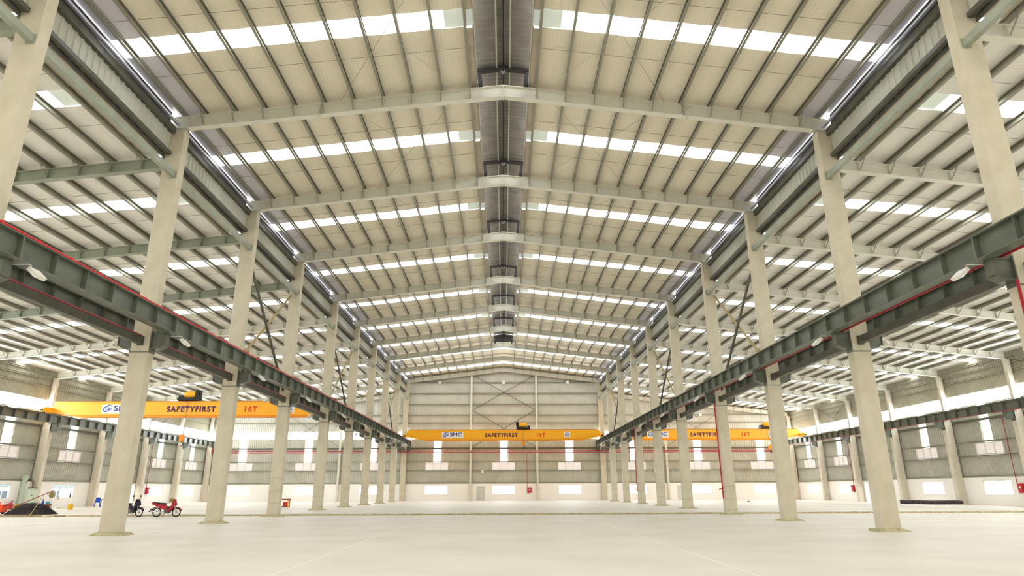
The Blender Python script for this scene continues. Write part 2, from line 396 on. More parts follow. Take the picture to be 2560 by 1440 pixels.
stf = MB().box(-.012, .012, 0, .3, -DC - .07, .0).mesh('splice_plate', 'paint_steel')
web = MB().box(-.01, .01, .005, .13, -DC + .03, -.03).mesh('web_stiffener', 'paint_steel')
webs = MB().box(-.01, .01, .005, .12, -DS + .03, -.03)
webd = {m: webs.mesh('web_stiffener', m) for m in ('primer_steel', 'paint_steel')}
for n, y in enumerate(FR):
    if inview((-14, y, 18), (14, y, 18), 40) or inview((0, y, 19), (14, y, 17), 40):
        t = empty('roof_rafter', (0, y, 17))
        tag(t, '%s steel roof rafter from the camera, spanning the centre aisle under the ridge' % ORD[n - 1] if n < 9 else 'steel roof rafter of the centre aisle standing against the back wall', 'rafter', 'rafters of the centre aisle', 'structure')
        for s in (-1, 1):
            put('rafter_half', rc[s], t, (0, 0, -17))
            for x in PC[:-1]:
                put('fly_brace', fbc, t, (s * x, 0, zc(x) - 17)); put('web_stiffener', web, t, (s * (x - .02), 0, zc(x) - 17))
            put('splice_plate', stf, t, (s * 8.35, 0, zc(8.35) - 17))
            put('knee_plate', stf, t, (s * 14.1, 0, zc(14.1) - 17))
        put('splice_plate', stf, t, (0, 0, zc(0) - 17))
    for s, nm in ((-1, 'left'), (1, 'right')):
        xo = -XL if s < 0 else XR
        if not inview((s * 15, y, 15), (s * xo, y, 12.4), 40): continue
        m = 'primer_steel' if s < 0 and n <= 3 else 'paint_steel'
        t = empty('side_rafter', (s * 15, y, 13))
        tag(t, '%s%s sloping rafter from the camera over the %s aisle' % (('dark primed ' if m == 'primer_steel' else 'pale painted '), ORD[n], nm) if n < 9 else 'pale sloping rafter of the %s aisle set against the back wall' % nm, 'rafter', 'rafters of the %s aisle' % nm, 'structure')
        put('beam', rs[s, m], t, (-s * 15, 0, -13))
        for x in PS:
            if inview((s * x, y, zs(x)), (s * x, y, zs(x) - .5), 10, 2):
                put('fly_brace', fbs, t, (s * x - s * 15, 0, zs(x) - 13)); put('web_stiffener', webd[m], t, (s * (x - 15.02), 0, zs(x) - 13))

# ------------------------------------------------------------------ columns
def shaft(w_, dpt, z0, z1):
    c = .02
    return MB().prism([(c, 0), (w_ - c, 0), (w_, c), (w_, dpt - c), (w_ - c, dpt), (c, dpt), (0, dpt - c), (0, c)], 'z', z0, z1)
def patch(w_, dpt, seed):
    mb = MB(); k = 26; rnd = random.Random(seed); vs = []
    for r, z in ((1.0, .0), (.86, .05), (.55, .09)):
        for i in range(k):
            a = 2 * math.pi * i / k; e = max(abs(math.cos(a)), abs(math.sin(a)))
            vs.append((w_ / 2 + (w_ / 2 + .3) * math.cos(a) / e * r * rnd.uniform(.86, 1.04), dpt / 2 + (dpt / 2 + .24) * math.sin(a) / e * r * rnd.uniform(.86, 1.04), z + (rnd.uniform(0, .05) if z else 0)))
    mb.add(vs, [(j * k + i, j * k + (i + 1) % k, (j + 1) * k + (i + 1) % k, (j + 1) * k + i) for j in range(2) for i in range(k)])
    return mb
def bracket(s, reach):
    """steel bracket: sticks out along s*X from x=0, top at z=0"""
    mb = MB(); r = reach
    mb.box(*sorted((0, s * r)), .04, .4, -.025, 0)
    mb.prism([(0, -.62), (s * r * .55, -.62), (s * r, -.5), (s * r, -.02), (0, -.02)], 'y', .09, .35)
    mb.box(*sorted((s * r, s * (r + .02))), .05, .39, -.52, -.005)
    mb.prism([(0, -.66), (s * r * .55, -.66), (s * (r + .02), -.52), (s * (r + .02), -.49), (s * r * .55, -.62), (0, -.62)], 'y', .03, .41)
    mb.box(*sorted((0, s * .025)), .0, .44, -.8, .05)
    return mb
brk = {s: bracket(s, .55).mesh('bracket', 'girder') for s in (-1, 1)}
brk_o = {s: bracket(s, .7).mesh('bracket', 'girder') for s in (-1, 1)}
WC, DCOL = XO - XI, .45
patches = [patch(WC, DCOL, k).mesh('base_patch', 'patch') for k in range(4)]
RT = 7.7    # seat level of the runway girders
for n, y in enumerate(FR):
    z0 = SZ if y > STEP else 0
    for s, nm in ((-1, 'left'), (1, 'right')):
        x = -XO if s < 0 else XI
        if not inview((x, y, 0), (x, y, 16.9), 60): continue
        o = shaft(WC, DCOL, 0, zc(15) - DC - z0).build('concrete_column', 'concrete' if n < 3 else 'concrete_cracked', None, (x, y, z0))
        tag(o, ('%s tall concrete column from the camera in the %s row of the centre aisle' % (ORD[n], nm)) if n < 9 else 'tall concrete column at the back wall, end of the %s row' % nm, 'column', 'tall concrete columns', 'thing')
        if n < 9: put('base_patch', patches[(n + (s > 0)) % 4], o)
        # brackets on both faces
        put('bracket', brk[1 if s < 0 else -1], o, (WC if s < 0 else 0, 0, RT - .006 - z0))
        put('bracket', brk[s], o, (0 if s < 0 else WC, 0, RT - .006 - z0))
        MB().box(-.01, WC + .01, -.012, DCOL + .012, RT - .82 - z0, RT - .78 - z0).build('bracket_band', 'girder', o)
ocl = shaft(.7, .5, 0, 7.5).mesh('column_shaft', 'concrete_pale')
ocu = shaft(.42, .34, 7.5, zs(42.6) - DS - SZ).mesh('upper_shaft', 'concrete_pale')
for n, y in enumerate(FR):
    for s, nm in ((-1, 'left'), (1, 'right')):
        x = XL - .7 if s < 0 else XR
        if not inview((x + .4, y, .2), (x + .4, y, 12), 40): continue
        o = put('side_column', ocl, None, (x, y, SZ))
        tag(o, ('stepped concrete column against the %s wall, %s one away from the back corner' % (nm, ORD[9 - n])) if n < 9 else 'stepped concrete column in the far %s corner' % nm, 'column', 'stepped columns along the side walls', 'thing')
        put('upper_shaft', ocu, o, (.02 if s < 0 else .26, .06, 0))
        put('bracket', brk_o[-s], o, (.7 if s < 0 else 0, .02, RT - .006 - SZ))

# ------------------------------------------------------------------ crane runways
def girder_mesh(L):
    mb = MB(); mb.box(-.2, .2, .01, L - .01, .685, .715); mb.box(-.19, .19, .01, L - .01, 0, .03); mb.box(-.009, .009, .01, L - .01, .03, .685)
    return mb.mesh('runway_girder', 'girder')
stm = MB().box(-.188, .188, -.008, .008, .03, .685).mesh('stiffener', 'girder')
spl = MB()
spl.box(-.188, .188, -.03, .03, .03, .685)
for sx in (-1, 1):
    for k in range(6):
        for yy in (-.045, .045): spl.tube([(sx * .07, yy * .9, .1 + k * .1), (sx * .07, yy * 1.15, .1 + k * .1)], .016, 6)
splm = spl.mesh('splice_plate', 'girder')
gl = {}
def runway(x, z, desc, nshow, skip_labels=None):
    for n, (a, b) in enumerate(zip(FR, FR[1:] + [None])):
        if b is None: continue
        b2 = b + .22; a2 = a + .22
        if not inview((x, a2, z + .4), (x, b2, z + .4), 30): continue
        L = round(b2 - a2, 2)
        if L not in gl: gl[L] = girder_mesh(L)
        o = put('runway_girder', gl[L], None, (x, a2, z))
        tag(o, 'dark steel crane runway girder %s, %s bay from the camera' % (desc, ORD[n]), 'girder', 'crane runway girders ' + desc)
        for k in range(1, 6): put('stiffener', stm, o, (0, L * k / 6, 0))
        put('splice_plate', splm, o, (0, .045, 0))
behind_l, behind_r = 'behind the left column row', 'behind the right column row'
rw = [(-13.6, RT, 'left of the centre aisle', 9), (13.6, RT, 'right of the centre aisle', 9), (-15.62, RT, behind_l, 9),
      (15.62, RT, behind_r, 9), (XL + .52, RT, 'along the left wall', 9), (XR - .52, RT, 'along the right wall', 9)]
for x, z, dsc, k in rw:
    runway(x, z, dsc, k)
    y0 = FR[0] - 4 if abs(x) < 20 else FR[3]
    r = MB().prism([(-.06, 0), (.06, 0), (.06, .015), (.015, .025), (.015, .065), (.035, .075), (.035, .1), (-.035, .1), (-.035, .075), (-.015, .065), (-.015, .025), (-.06, .015)], 'y', y0, FR[-1] + .2)
    tag(r.build('crane_rail', 'dark_steel', None, (x, 0, z + .715)), 'long crane rail on top of the girders ' + dsc, 'rail')
# bays in front of the first column, towards the camera
for x in (-13.6, 13.6):
    L = 8.9
    if L not in gl: gl[L] = girder_mesh(L)
    o = put('runway_girder', gl[L], None, (x, FR[0] + .22 - L, RT))
    tag(o, 'dark steel crane runway girder running out of the picture, %s' % ('left edge' if x < 0 else 'right edge'), 'girder')
    for k in range(1, 6): put('stiffener', stm, o, (0, L * k / 6, 0))
c = MB().tube([(0, FR[0] - 6, 0), (0, FR[-1], 0)], .035, 6)
for k in range(60): c.box(-.03, .04, FR[0] - 5 + k * 1.45, FR[0] - 4.9 + k * 1.45, -.042, .045)
tag(c.build('conductor_bar', 'red_rail', None, (-13.44, 0, RT + .76)), 'thin bright red conductor bar along the top of the left runway', 'conductor')
tag(MB().tube([(0, FR[0] - 6, 0), (0, FR[-1] + .3, 0)], .05, 8).build('fire_pipe', 'red_pipe', None, (14.06, 0, 7.79)), 'dark red pipe along the inner face of the right column row', 'pipe')
tag(MB().tube([(0, FR[3], 0), (0, FR[-1] - .4, 0)], .03, 6).build('fire_pipe', 'red_pipe', None, (XR - .79, 0, 7.66)), 'thin red pipe under the runway girder along the right wall', 'pipe')
# tie beams between columns
def cchan(h, wd): return [(-wd / 2, 0), (wd / 2, 0), (wd / 2, .02), (-wd / 2 + .02, .02), (-wd / 2 + .02, h - .02), (wd / 2, h - .02), (wd / 2, h), (-wd / 2, h)]
tb = {}
for n, (a, b) in enumerate(zip([FR[0] - 8.9] + FR, FR)):
    a2, b2 = a + DCOL + .015, b - .015; L = round(b2 - a2, 2)
    for s, nm in ((-1, 'left'), (1, 'right')):
        for z, h, x, wh in ((7.2, .3, 14.62, 'low'), (14.66, .26, 14.45, 'high')):
            if not inview((s * x, a2, z), (s * x, b2, z), 20): continue
            key = (L, h, s)
            if key not in tb:
                mm = MB().prism([(s * q[0], q[1]) for q in cchan(h, .2)], 'y', 0, L)
                mm.box(-.13, .13, -.0, .015, -.04, h + .04); mm.box(-.13, .13, L - .015, L, -.04, h + .04)
                tb[key] = mm.mesh('tie_beam', 'dark_steel' if z < 10 else 'primer_steel')
            where = 'before the first column' if n == 0 else 'in the %s bay' % ORD[n - 1]
            tag(put('tie_beam', tb[key], None, (s * x, a2, z)), '%s steel channel tying the %s row columns, %s' % (wh, nm, where), 'beam', '%s tie beams of the %s row' % (wh, nm))
            if z < 10 and s < 0:
                tag(MB().tube([(0, .02, 0), (0, L - .02, 0)], .05, 8).build('fire_pipe', 'red_pipe', None, (s * x, a2, z + h + .052)), 'dark red pipe lying on the low left tie beam, ' + where, 'pipe', 'dark red pipes on the left tie beams')
# cross braces in three bays
for n in (2, 4, 7):
    a, b = FR[n] + DCOL, FR[n + 1]
    for s, nm in ((-1, 'left'), (1, 'right')):
        t = empty('cross_brace', (s * 14.7, a, 7.6)); tag(t, 'crossed steel brace in the %s bay of the %s column row' % (ORD[n], nm), 'brace', 'crossed braces of the column rows')
        MB().bar((0, .1, 6.95), (0, b - a - .1, .35), .12, .12).build('brace_bar', 'dark_steel', t)
        MB().bar((s * .13, b - a - .1, 6.95), (s * .13, .1, .35), .1, .1).build('brace_bar', 'bamboo_and_lit_bar', t)  # same steel painted paler: light on this bar put into its colour

# ------------------------------------------------------------------ walls
def tf_back(u, d_, z): return (u, YW - d_, z)
def tf_left(u, d_, z): return (WL + d_, u, z)
def tf_right(u, d_, z): return (WR - d_, u, z)
Z_M = 2.5
GIRTS = [4.25, 5.5, 11.1]
Z_B0, Z_B1 = 8.85, 9.92
def corr(mb, u0, u1, z0, z1, d_=.0, per=.27, amp=.035):
    """ribbed sheet; z1 may be a function of u"""
    if u1 - u0 < .05: return
    p = corr_u(u0, u1, per, amp); n = len(p); top = z1 if callable(z1) else (lambda u: z1)
    mb.add([(u, d_ + q, z0) for u, q in p] + [(u, d_ + q, top(u)) for u, q in p], [(i, i + 1, n + i + 1, n + i) for i in range(n - 1)])
def masonry(mb, u0, u1, holes, th=.18):
    hs = sorted(holes); u = u0
    for a, b, z0, z1 in hs:
        mb.box(u, a, 0, th, 0, Z_M)
        if z0 > .15: mb.box(a, b, 0, th, 0, z0)
        mb.box(a, b, 0, th, z1, Z_M); u = b
    mb.box(u, u1, 0, th, 0, Z_M)
def make_wall(name, label, tf, u0, u1, bays, doors, ztop, upper_girts, upm):
    """bays: list of (centre u, left u, right u)"""
    W = 1.68; holes = [(c_ - W, c_ + W, .98, 2.24) for c_ in bays] + doors
    mb = MB(tf); masonry(mb, u0, u1, holes); wall = mb.build(name, 'white_wall'); struct(wall, label)
    cl = MB(tf)
    corr(cl, u0, u1, Z_M, 4.35)
    us = [u0] + [v for c_ in sorted(bays) for v in (c_ - 1.66, c_ + 1.66)] + [u1]
    for a, b in zip(us[::2], us[1::2]): corr(cl, a, b, 4.35, 5.45)
    us = [u0] + [v for c_ in sorted(bays) for v in (c_ - .52, c_ + .52)] + [u1]
    for a, b in zip(us[::2], us[1::2]): corr(cl, a, b, 5.45, Z_B0)
    cl.build('cladding', 'clad', wall)
    cu = MB(tf); corr(cu, u0, u1, Z_B1, ztop); cu.build('cladding', upm, wall)
    for c_ in bays:
        MB(tf).box(c_ - .52, c_ + .52, .0, .03, 5.5, Z_B0).build('translucent_strip', 'wall_light', wall)
    for z in [Z_M + .02] + GIRTS + upper_girts:
        MB(tf).prism([(.03, z), (.19, z), (.19, z + .05), (.18, z + .05), (.18, z + .02), (.05, z + .02), (.05, z + .13), (.18, z + .13), (.18, z + .11), (.19, z + .11), (.19, z + .15), (.03, z + .15)], 'x', u0, u1).build('girt', 'girt', wall)
    MB(tf).box(u0, u1, .04, .19, 7.38, 7.6).build('wind_beam', 'girt_dark', wall)
    for z in (Z_B0 - .03, Z_B1): MB(tf).box(u0, u1, .03, .1, z, z + .06).build('band_rail', 'girt', wall)
    MB(tf).box(u0, u1, .15, .195, Z_M - .03, Z_M + .02).build('ledge', 'girt', wall)
    return wall
cen = [-38.4, -28.8, -19.3, -9.8, 0, 9.7, 19.3, 28.8, 38.2]
posts = [-33.6, -24.05, -4.85, 4.95, 24.05, 33.5]
def gable(u): return (zc(u) + PUR - .02) if abs(u) < 15 else zs(u) + PUR - .02
wb = make_wall('wall_back', 'back end wall of ribbed metal cladding above a white masonry base', tf_back, WL, WR, cen, [(-3.95, -2.7, .0, 2.15), (25.3, 26.5, .0, 2.15)], gable, [12.25], 'clad_upper')
def raf(u): return (zc(u) - DC) if abs(u) < 15 else zs(u) - DS
for z in (13.85, 15.5, 17.15):
    MB(tf_back).prism([(.03, z), (.2, z), (.2, z + .05), (.05, z + .05), (.05, z + .12), (.2, z + .12), (.2, z + .15), (.03, z + .15)], 'x', -14.3, 14.3).build('girt', 'girt', wb)
for a, b in zip([WL] + posts, posts + [WR]):
    MB(tf_back).box(a + .05, b - .05, .02, .04, Z_B0, Z_B1).build('band_pane', 'wall_light', wb)
bays_l = [(a + b) / 2 + .45 for a, b in zip(FR[3:], FR[4:])]
bays_r = [(a + b) / 2 + .3 for a, b in zip(FR[3:], FR[4:])]
rest = [-7, 2.9, 12, 21, 30, 39]
wl_ = make_wall('wall_left', 'left side wall of ribbed cladding with a glowing window band', tf_left, -12, YW, bays_l + rest, [(79.2, 80.0, .0, 2.3)], zs(WL) + PUR, [11.75, 12.3], 'clad_side_shaded')
wr_ = make_wall('wall_right', 'right side wall of ribbed cladding with a glowing window band', tf_right, -12, YW, bays_r + rest, [(79.0, 79.8, .0, 2.3)], zs(WR) + PUR, [11.75, 12.3], 'clad_side_shaded')
for W_, tf in ((wl_, tf_left), (wr_, tf_right)):
    for a, b in zip(FALL, FALL[1:] + [YW]):
        if b - a < 2: continue
        MB(tf).box(a + .05, b - .05, .02, .04, Z_B0, Z_B1).build('band_pane', 'wall_light', W_)
        for k in range(1, 9):
            u = a + (b - a) * k / 9
            if a > 40: MB(tf).box(u - .012, u + .012, .03, .06, Z_B0, Z_B1).build('band_mullion', 'white', W_)
wf = MB().box(WL, WR, -12.2, -12, -.2, 20).build('wall_front_added', 'clad'); struct(wf, 'unseen end wall added behind the camera to keep outside light out')  # added wall out of view, shuts out daylight from behind the camera

# windows
wn = [0]
def window(tf, c_, desc):
    wn[0] += 1
    root = empty('window_%d' % wn[0], tf(c_, 0, .98)); struct(root, 'white framed four pane window ' + desc)
    L = Vector(root.location)
    def add(mb, nm, m, par=root):
        o = mb.build(nm, m, par); o.location = -L; return o
    W = 1.68; z0, z1 = .98, 2.24
    f = MB(tf)
    f.box(c_ - W, c_ + W, .02, .13, z0, z0 + .06); f.box(c_ - W, c_ + W, .02, .13, z1 - .06, z1); f.box(c_ - W, c_ - W + .06, .02, .13, z0 + .06, z1 - .06); f.box(c_ + W - .06, c_ + W, .02, .13, z0 + .06, z1 - .06)
    add(f, 'frame', 'white')
    for k in (1, 2, 3):
        u = c_ - W + 2 * W * k / 4; h = .03 if k == 2 else .022
        add(MB(tf).box(u - h, u + h, .04, .11, z0 + .06, z1 - .06), 'mullion', 'white')
    for k in range(4):
        u = c_ - W + 2 * W * k / 4
        add(MB(tf).box(u + .03, u + W / 2 - .03, .07, .075, z0 + .06, z1 - .06), 'pane', 'glass')
def louver(tf, c_, desc):
    root = tag(empty('louver_vent', tf(c_, 0, 4.42)), 'three panel pale louver vent ' + desc, 'vent', 'louver vents in the walls')
    L = Vector(root.location)
    f = MB(tf)
    for k in range(4): u = c_ - 1.66 + 3.32 * k / 3; f.box(u - .03, u + .03, .0, .14, 4.4, 5.45)
    f.box(c_ - 1.69, c_ + 1.69, .0, .14, 4.36, 4.41); f.box(c_ - 1.69, c_ + 1.69, .0, .14, 5.43, 5.48)
    f.build('frame', 'louver', root).location = -L
    for k in range(3):
        a = c_ - 1.66 + 3.32 * k / 3 + .03; b = a + 3.32 / 3 - .06; m = MB(tf)
        for j in range(9):
            z = 4.42 + j * .112
            m.add([(a, .02, z), (b, .02, z), (b, .11, z + .1), (a, .11, z + .1), (a, .02, z + .012), (b, .02, z + .012), (b, .11, z + .112), (a, .11, z + .112)], [(0, 1, 2, 3), (4, 7, 6, 5), (0, 4, 5, 1), (2, 6, 7, 3)])
        m.build('louver_panel', 'louver', root).location = -L
WORD = ['first', 'second', 'third', 'fourth', 'fifth', 'sixth', 'seventh', 'eighth', 'ninth']
for k, c_ in enumerate(cen):
    window(tf_back, c_, 'in the back wall, %s from the left' % WORD[k]); louver(tf_back, c_, 'on the back wall, %s from the left' % WORD[k])
for tf, bl, nm in ((tf_left, bays_l, 'left'), (tf_right, bays_r, 'right')):
    for k, c_ in enumerate(bays_l if nm == 'left' else bays_r):
        if c_ < 50: continue
        t_ = WORD[len(bl) - 1 - k]
        window(tf, c_, 'in the %s wall, %s from the back corner' % (nm, t_)); louver(tf, c_, 'on the %s wall, %s from the back corner' % (nm, t_))
# doors
def door(tf, a, b, z1, label, m, i):
    o = empty('door_%d' % i, tf(a, .0, SZ)); struct(o, label); L = Vector(o.location)
    f = MB(tf); f.box(a, a + .05, .03, .2, SZ, z1); f.box(b - .05, b, .03, .2, SZ, z1); f.box(a, b, .03, .2, z1 - .05, z1)
    f.build('door_frame', 'white', o).location = -L
    if m:
        MB(tf).box(a + .05, b - .05, .06, .09, SZ, z1 - .05).build('door_leaf', m, o).location = -L
        for k in range(5):
            z = SZ + .02 + (z1 - SZ - .08) * k / 5
            MB(tf).box(a + .05, b - .05, .08, .12, z, z + (z1 - SZ - .08) / 5 - .012).build('door_panel', m, o).location = -L
        MB(tf).tube([(b - .18, .13, 1.1), (b - .18, .18, 1.1), (b - .1, .18, 1.1)], .015, 6).build('handle', 'chrome', o).location = -L
door(tf_back, -3.95, -2.7, 2.15, 'pale grey green metal door in the white back wall', 'door', 1)
door(tf_back, 25.3, 26.5, 2.15, 'grey metal door in the back wall behind the right columns', 'door', 2)
door(tf_left, 79.2, 80.0, 2.3, 'open doorway glowing white in the left wall', None, 3)
door(tf_right, 79.0, 79.8, 2.3, 'open doorway glowing white in the right wall', None, 4)
# wind posts on the back wall
for k, u in enumerate(posts):
    zt = raf(u); o = empty('wind_post', (u, YW - .42, SZ)); tag(o, 'slim pale wind post on the back wall, %s from the left' % WORD[k], 'post', 'wind posts of the back wall', 'thing')
    MB().box(-.14, .14, -.15, .15, 0, 2.3).build('concrete_foot', 'concrete_pale', o)
    m = MB(); m.box(-.14, .14, -.15, -.13, 2.3, zt - SZ); m.box(-.14, .14, .13, .15, 2.3, zt - SZ); m.box(-.012, .012, -.13, .13, 2.3, zt - SZ)
    m.build('steel_shaft', 'paint_steel', o)
    tag(MB().box(-.2, .2, -.06, .06, -.12, .12).build('wall_lamp', 'white', None, (u, YW - .632, 6.62)), 'small white lamp box on the %s wind post' % WORD[k], 'lamp', 'white lamp boxes on the wind posts')
def cross(tf, u0, u1, z0, z1, label, r=.03):
    t = empty('wall_brace', tf(u0, .25, z0)); tag(t, label, 'brace'); L = Vector(t.location)
    for p, q in (((u0, .26, z0), (u1, .26, z1)), ((u1, .33, z0), (u0, .33, z1))): MB().tube([tf(*p), tf(*q)], r, 6).build('brace_rod', 'girt_dark', t).location = -L
cross(tf_back, -4.6, 4.7, 13.1, 18.3, 'upper crossed brace in the middle of the back wall', .045)
cross(tf_back, -4.6, 4.7, 7.7, 13.0, 'lower crossed brace in the middle of the back wall', .045)
cross(tf_back, -33.4, -24.2, 7.7, 13.1, 'crossed brace on the back wall of the left aisle')
cross(tf_back, 24.2, 33.4, 7.7, 13.1, 'crossed brace on the back wall of the right aisle')
cross(tf_left, FR[7] + .5, FR[8], 8.6, 12.0, 'crossed brace high on the left wall near the back corner')
cross(tf_right, FR[7] + .5, FR[8], 8.6, 12.0, 'crossed brace high on the right wall near the back corner')
cross(tf_right, FR[3] + .5, FR[4], 8.6, 12.0, 'crossed brace high on the right wall at the picture edge')
# wall flood lamps on the back wall gable
for k, (x, z, dsc) in enumerate([(-9.7, 17.2, 'left of the upper crossed brace'), (0, 17.2, 'in front of the crossed brace under the ridge'), (9.75, 17.2, 'right of the upper crossed brace'), (-3.1, 4.15, 'above the grey door'), (29.6, 12.3, 'high on the right aisle back wall'), (22.3, 4.15, 'low on the right aisle back wall')]):
    t = empty('wall_lamp', (x, YW - .3, z)); tag(t, 'small white lamp on the back wall, ' + dsc, 'lamp', 'white lamps on the back wall')
    MB().box(-.2, .2, -.1, .06, -.2, .25).build('housing', 'white', t); MB().box(-.06, .06, .06, .28, -.03, .03).build('arm', 'girt', t)
# red pipes along the back wall
for k, (z, dsc) in enumerate(((7.06, 'upper'), (6.84, 'lower'))):
    m = MB(); yk = YW - .9 - k * .13; xe = .15 + .17 * k
    m.tube([(XL + xe, yk, 7.45), (XL + xe, yk, z), (XR - xe, yk, z), (XR - xe, yk, 7.45)], .055, 8)
    o = m.build('fire_pipe', 'red_pipe', smooth=True)
    for u in posts + [-14.6, 14.6]: MB().box(u - .03, u + .03, yk, (YW - .57 if u in posts else FR[-1]), z - .03, z + .03).build('pipe_clamp', 'red_pipe', o)
    tag(o, '%s of the two red pipes running across the whole back wall' % dsc, 'pipe')
# fire hose cabinets with drop pipes
def hose_cabinet(tf, u, z, up, dsc, rail):
    t = empty('hose_cabinet', tf(u, .2, z)); tag(t, 'red fire hose cabinet ' + dsc, 'cabinet'); L = Vector(t.location)
    def add(mb, nm, m): mb.build(nm, m, t).location = -L
    add(MB(tf).box(u - .26, u + .26, .18, .4, z, z + .72), 'case', 'red_box'); add(MB(tf).box(u - .2, u + .2, .4, .415, z + .06, z + .66), 'case_door', 'red_box')
    add(MB(tf).box(u - .11, u + .11, .415, .42, z + .32, z + .5), 'window_plate', 'white')
    p = u - .36 * rail
    tag(MB(tf).tube([(u - .1 * rail, .3, z - .03), (p, .3, z - .03), (p, .3, z + .3), (p, .3, up)], .03, 6).build('drop_pipe', 'red_pipe'), 'thin red pipe above the cabinet ' + dsc, 'pipe')
hose_cabinet(tf_back, 3.8, 1.18, 6.8, 'on the white back wall left of a wind post', 1)
hose_cabinet(tf_left, 82.7, 1.3, 7.4, 'on the left wall beside a window', 1)
hose_cabinet(tf_right, 82.4, 1.25, 7.4, 'on the right wall between a window and a column', 1)
hose_cabinet(tf_right, 55.4, 1.2, 7.4, 'on the right wall at the picture edge', -1)
for n, zt, zb in ((0, 7.0, 1.2), (3, 7.0, 1.0), (6, 7.7, 1.35)):
    t = MB().tube([(14.12, FR[n] - .1, zt), (14.12, FR[n] - .1, zb)], .045, 8).tube([(14.12, FR[n] - .1, 1.55), (13.98, FR[n] - .12, 1.6), (13.9, FR[n] - .12, 1.52)], .03, 6)
    tag(t.build('drop_pipe', 'red_pipe'), 'red drop pipe on the %s column of the right row' % ORD[n], 'pipe', 'red drop pipes on the right columns')

# ------------------------------------------------------------------ floodlights on the brackets
fb = MB().box(-.17, .17, -.22, .22, -.05, .06).mesh('housing', 'white')
fg = MB()
for a in (-.09, .09):
    for b in (-.12, .12): fg.lathe([(.025, -.058), (.025, -.048)], (a, b, 0), 8)
fgm = fg.mesh('lens', 'silver')
for n, y in enumerate(FR[:9]):
    for s, nm in ((-1, 'left'), (1, 'right')):
        for x, k, side in ((13.22, 1, 'centre aisle'), (16.02, -1, '%s aisle' % nm)):
            p = (s * x, y + .75, 7.44)
            if not inview(p, p, 20, 1): continue
            if k < 0 and n > 6: continue
            t = empty('floodlight', p); tag(t, 'white floodlight beside the %s column bracket, %s row, %s side' % (ORD[n], nm, side), 'floodlight', 'floodlights on the column brackets')
            h = put('housing', fb, t, (0, 0, 0), (0, s * k * -.75, 0)); put('lens', fgm, h)
            MB().tube([(0, -.2, 0), (0, -.25, .02), (0, -.26, .16), (s * k * .05, -.27, .2), (s * k * .9, -.27, .2)], .014, 5).build('cable', 'white', t)

# ------------------------------------------------------------------ bridge cranes
def text(s_, h, m, par, loc, wscale=1.0, bold=.0, sp=1.0, name='lettering'):
    cu = bpy.data.curves.new(name, 'FONT'); cu.body = s_; cu.size = h / .73; cu.align_x = 'CENTER'; cu.extrude = .004; cu.bevel_depth = bold; cu.bevel_resolution = 0; cu.space_character = sp
    o = bpy.data.objects.new(name, cu); dg = bpy.context.evaluated_depsgraph_get(); COL.objects.link(o); bpy.context.view_layer.update()
    me = bpy.data.meshes.new_from_object(o.evaluated_get(bpy.context.evaluated_depsgraph_get())); bpy.data.objects.remove(o)
    me.materials.clear(); me.materials.append(M[m])
    return put(name, me, par, loc, (math.pi / 2, 0, 0), (wscale, 1, 1))
def ring(a, b, r0, r1, rot, n=28, cut=None):
    """flat stadium-shaped loop or part of it (for the logo), in the XZ plane"""
    mb = MB(); pts = []
    for i in range(n + 1):
        t = 2 * math.pi * i / n
        if cut and not (cut[0] <= t <= cut[1]): continue
        cx_ = a if math.cos(t) > 0 else -a
        q = []
        for r in (r0, r1):
            X, Z = cx_ + r * math.cos(t), r * math.sin(t); q.append((X * math.cos(rot) - Z * math.sin(rot), X * math.sin(rot) + Z * math.cos(rot)))
        pts.append(q)
    for p, q in zip(pts, pts[1:]):
        mb.add([(p[0][0], 0, p[0][1]), (p[1][0], 0, p[1][1]), (q[1][0], 0, q[1][1]), (q[0][0], 0, q[0][1])], [(0, 1, 2, 3)])
    return mb
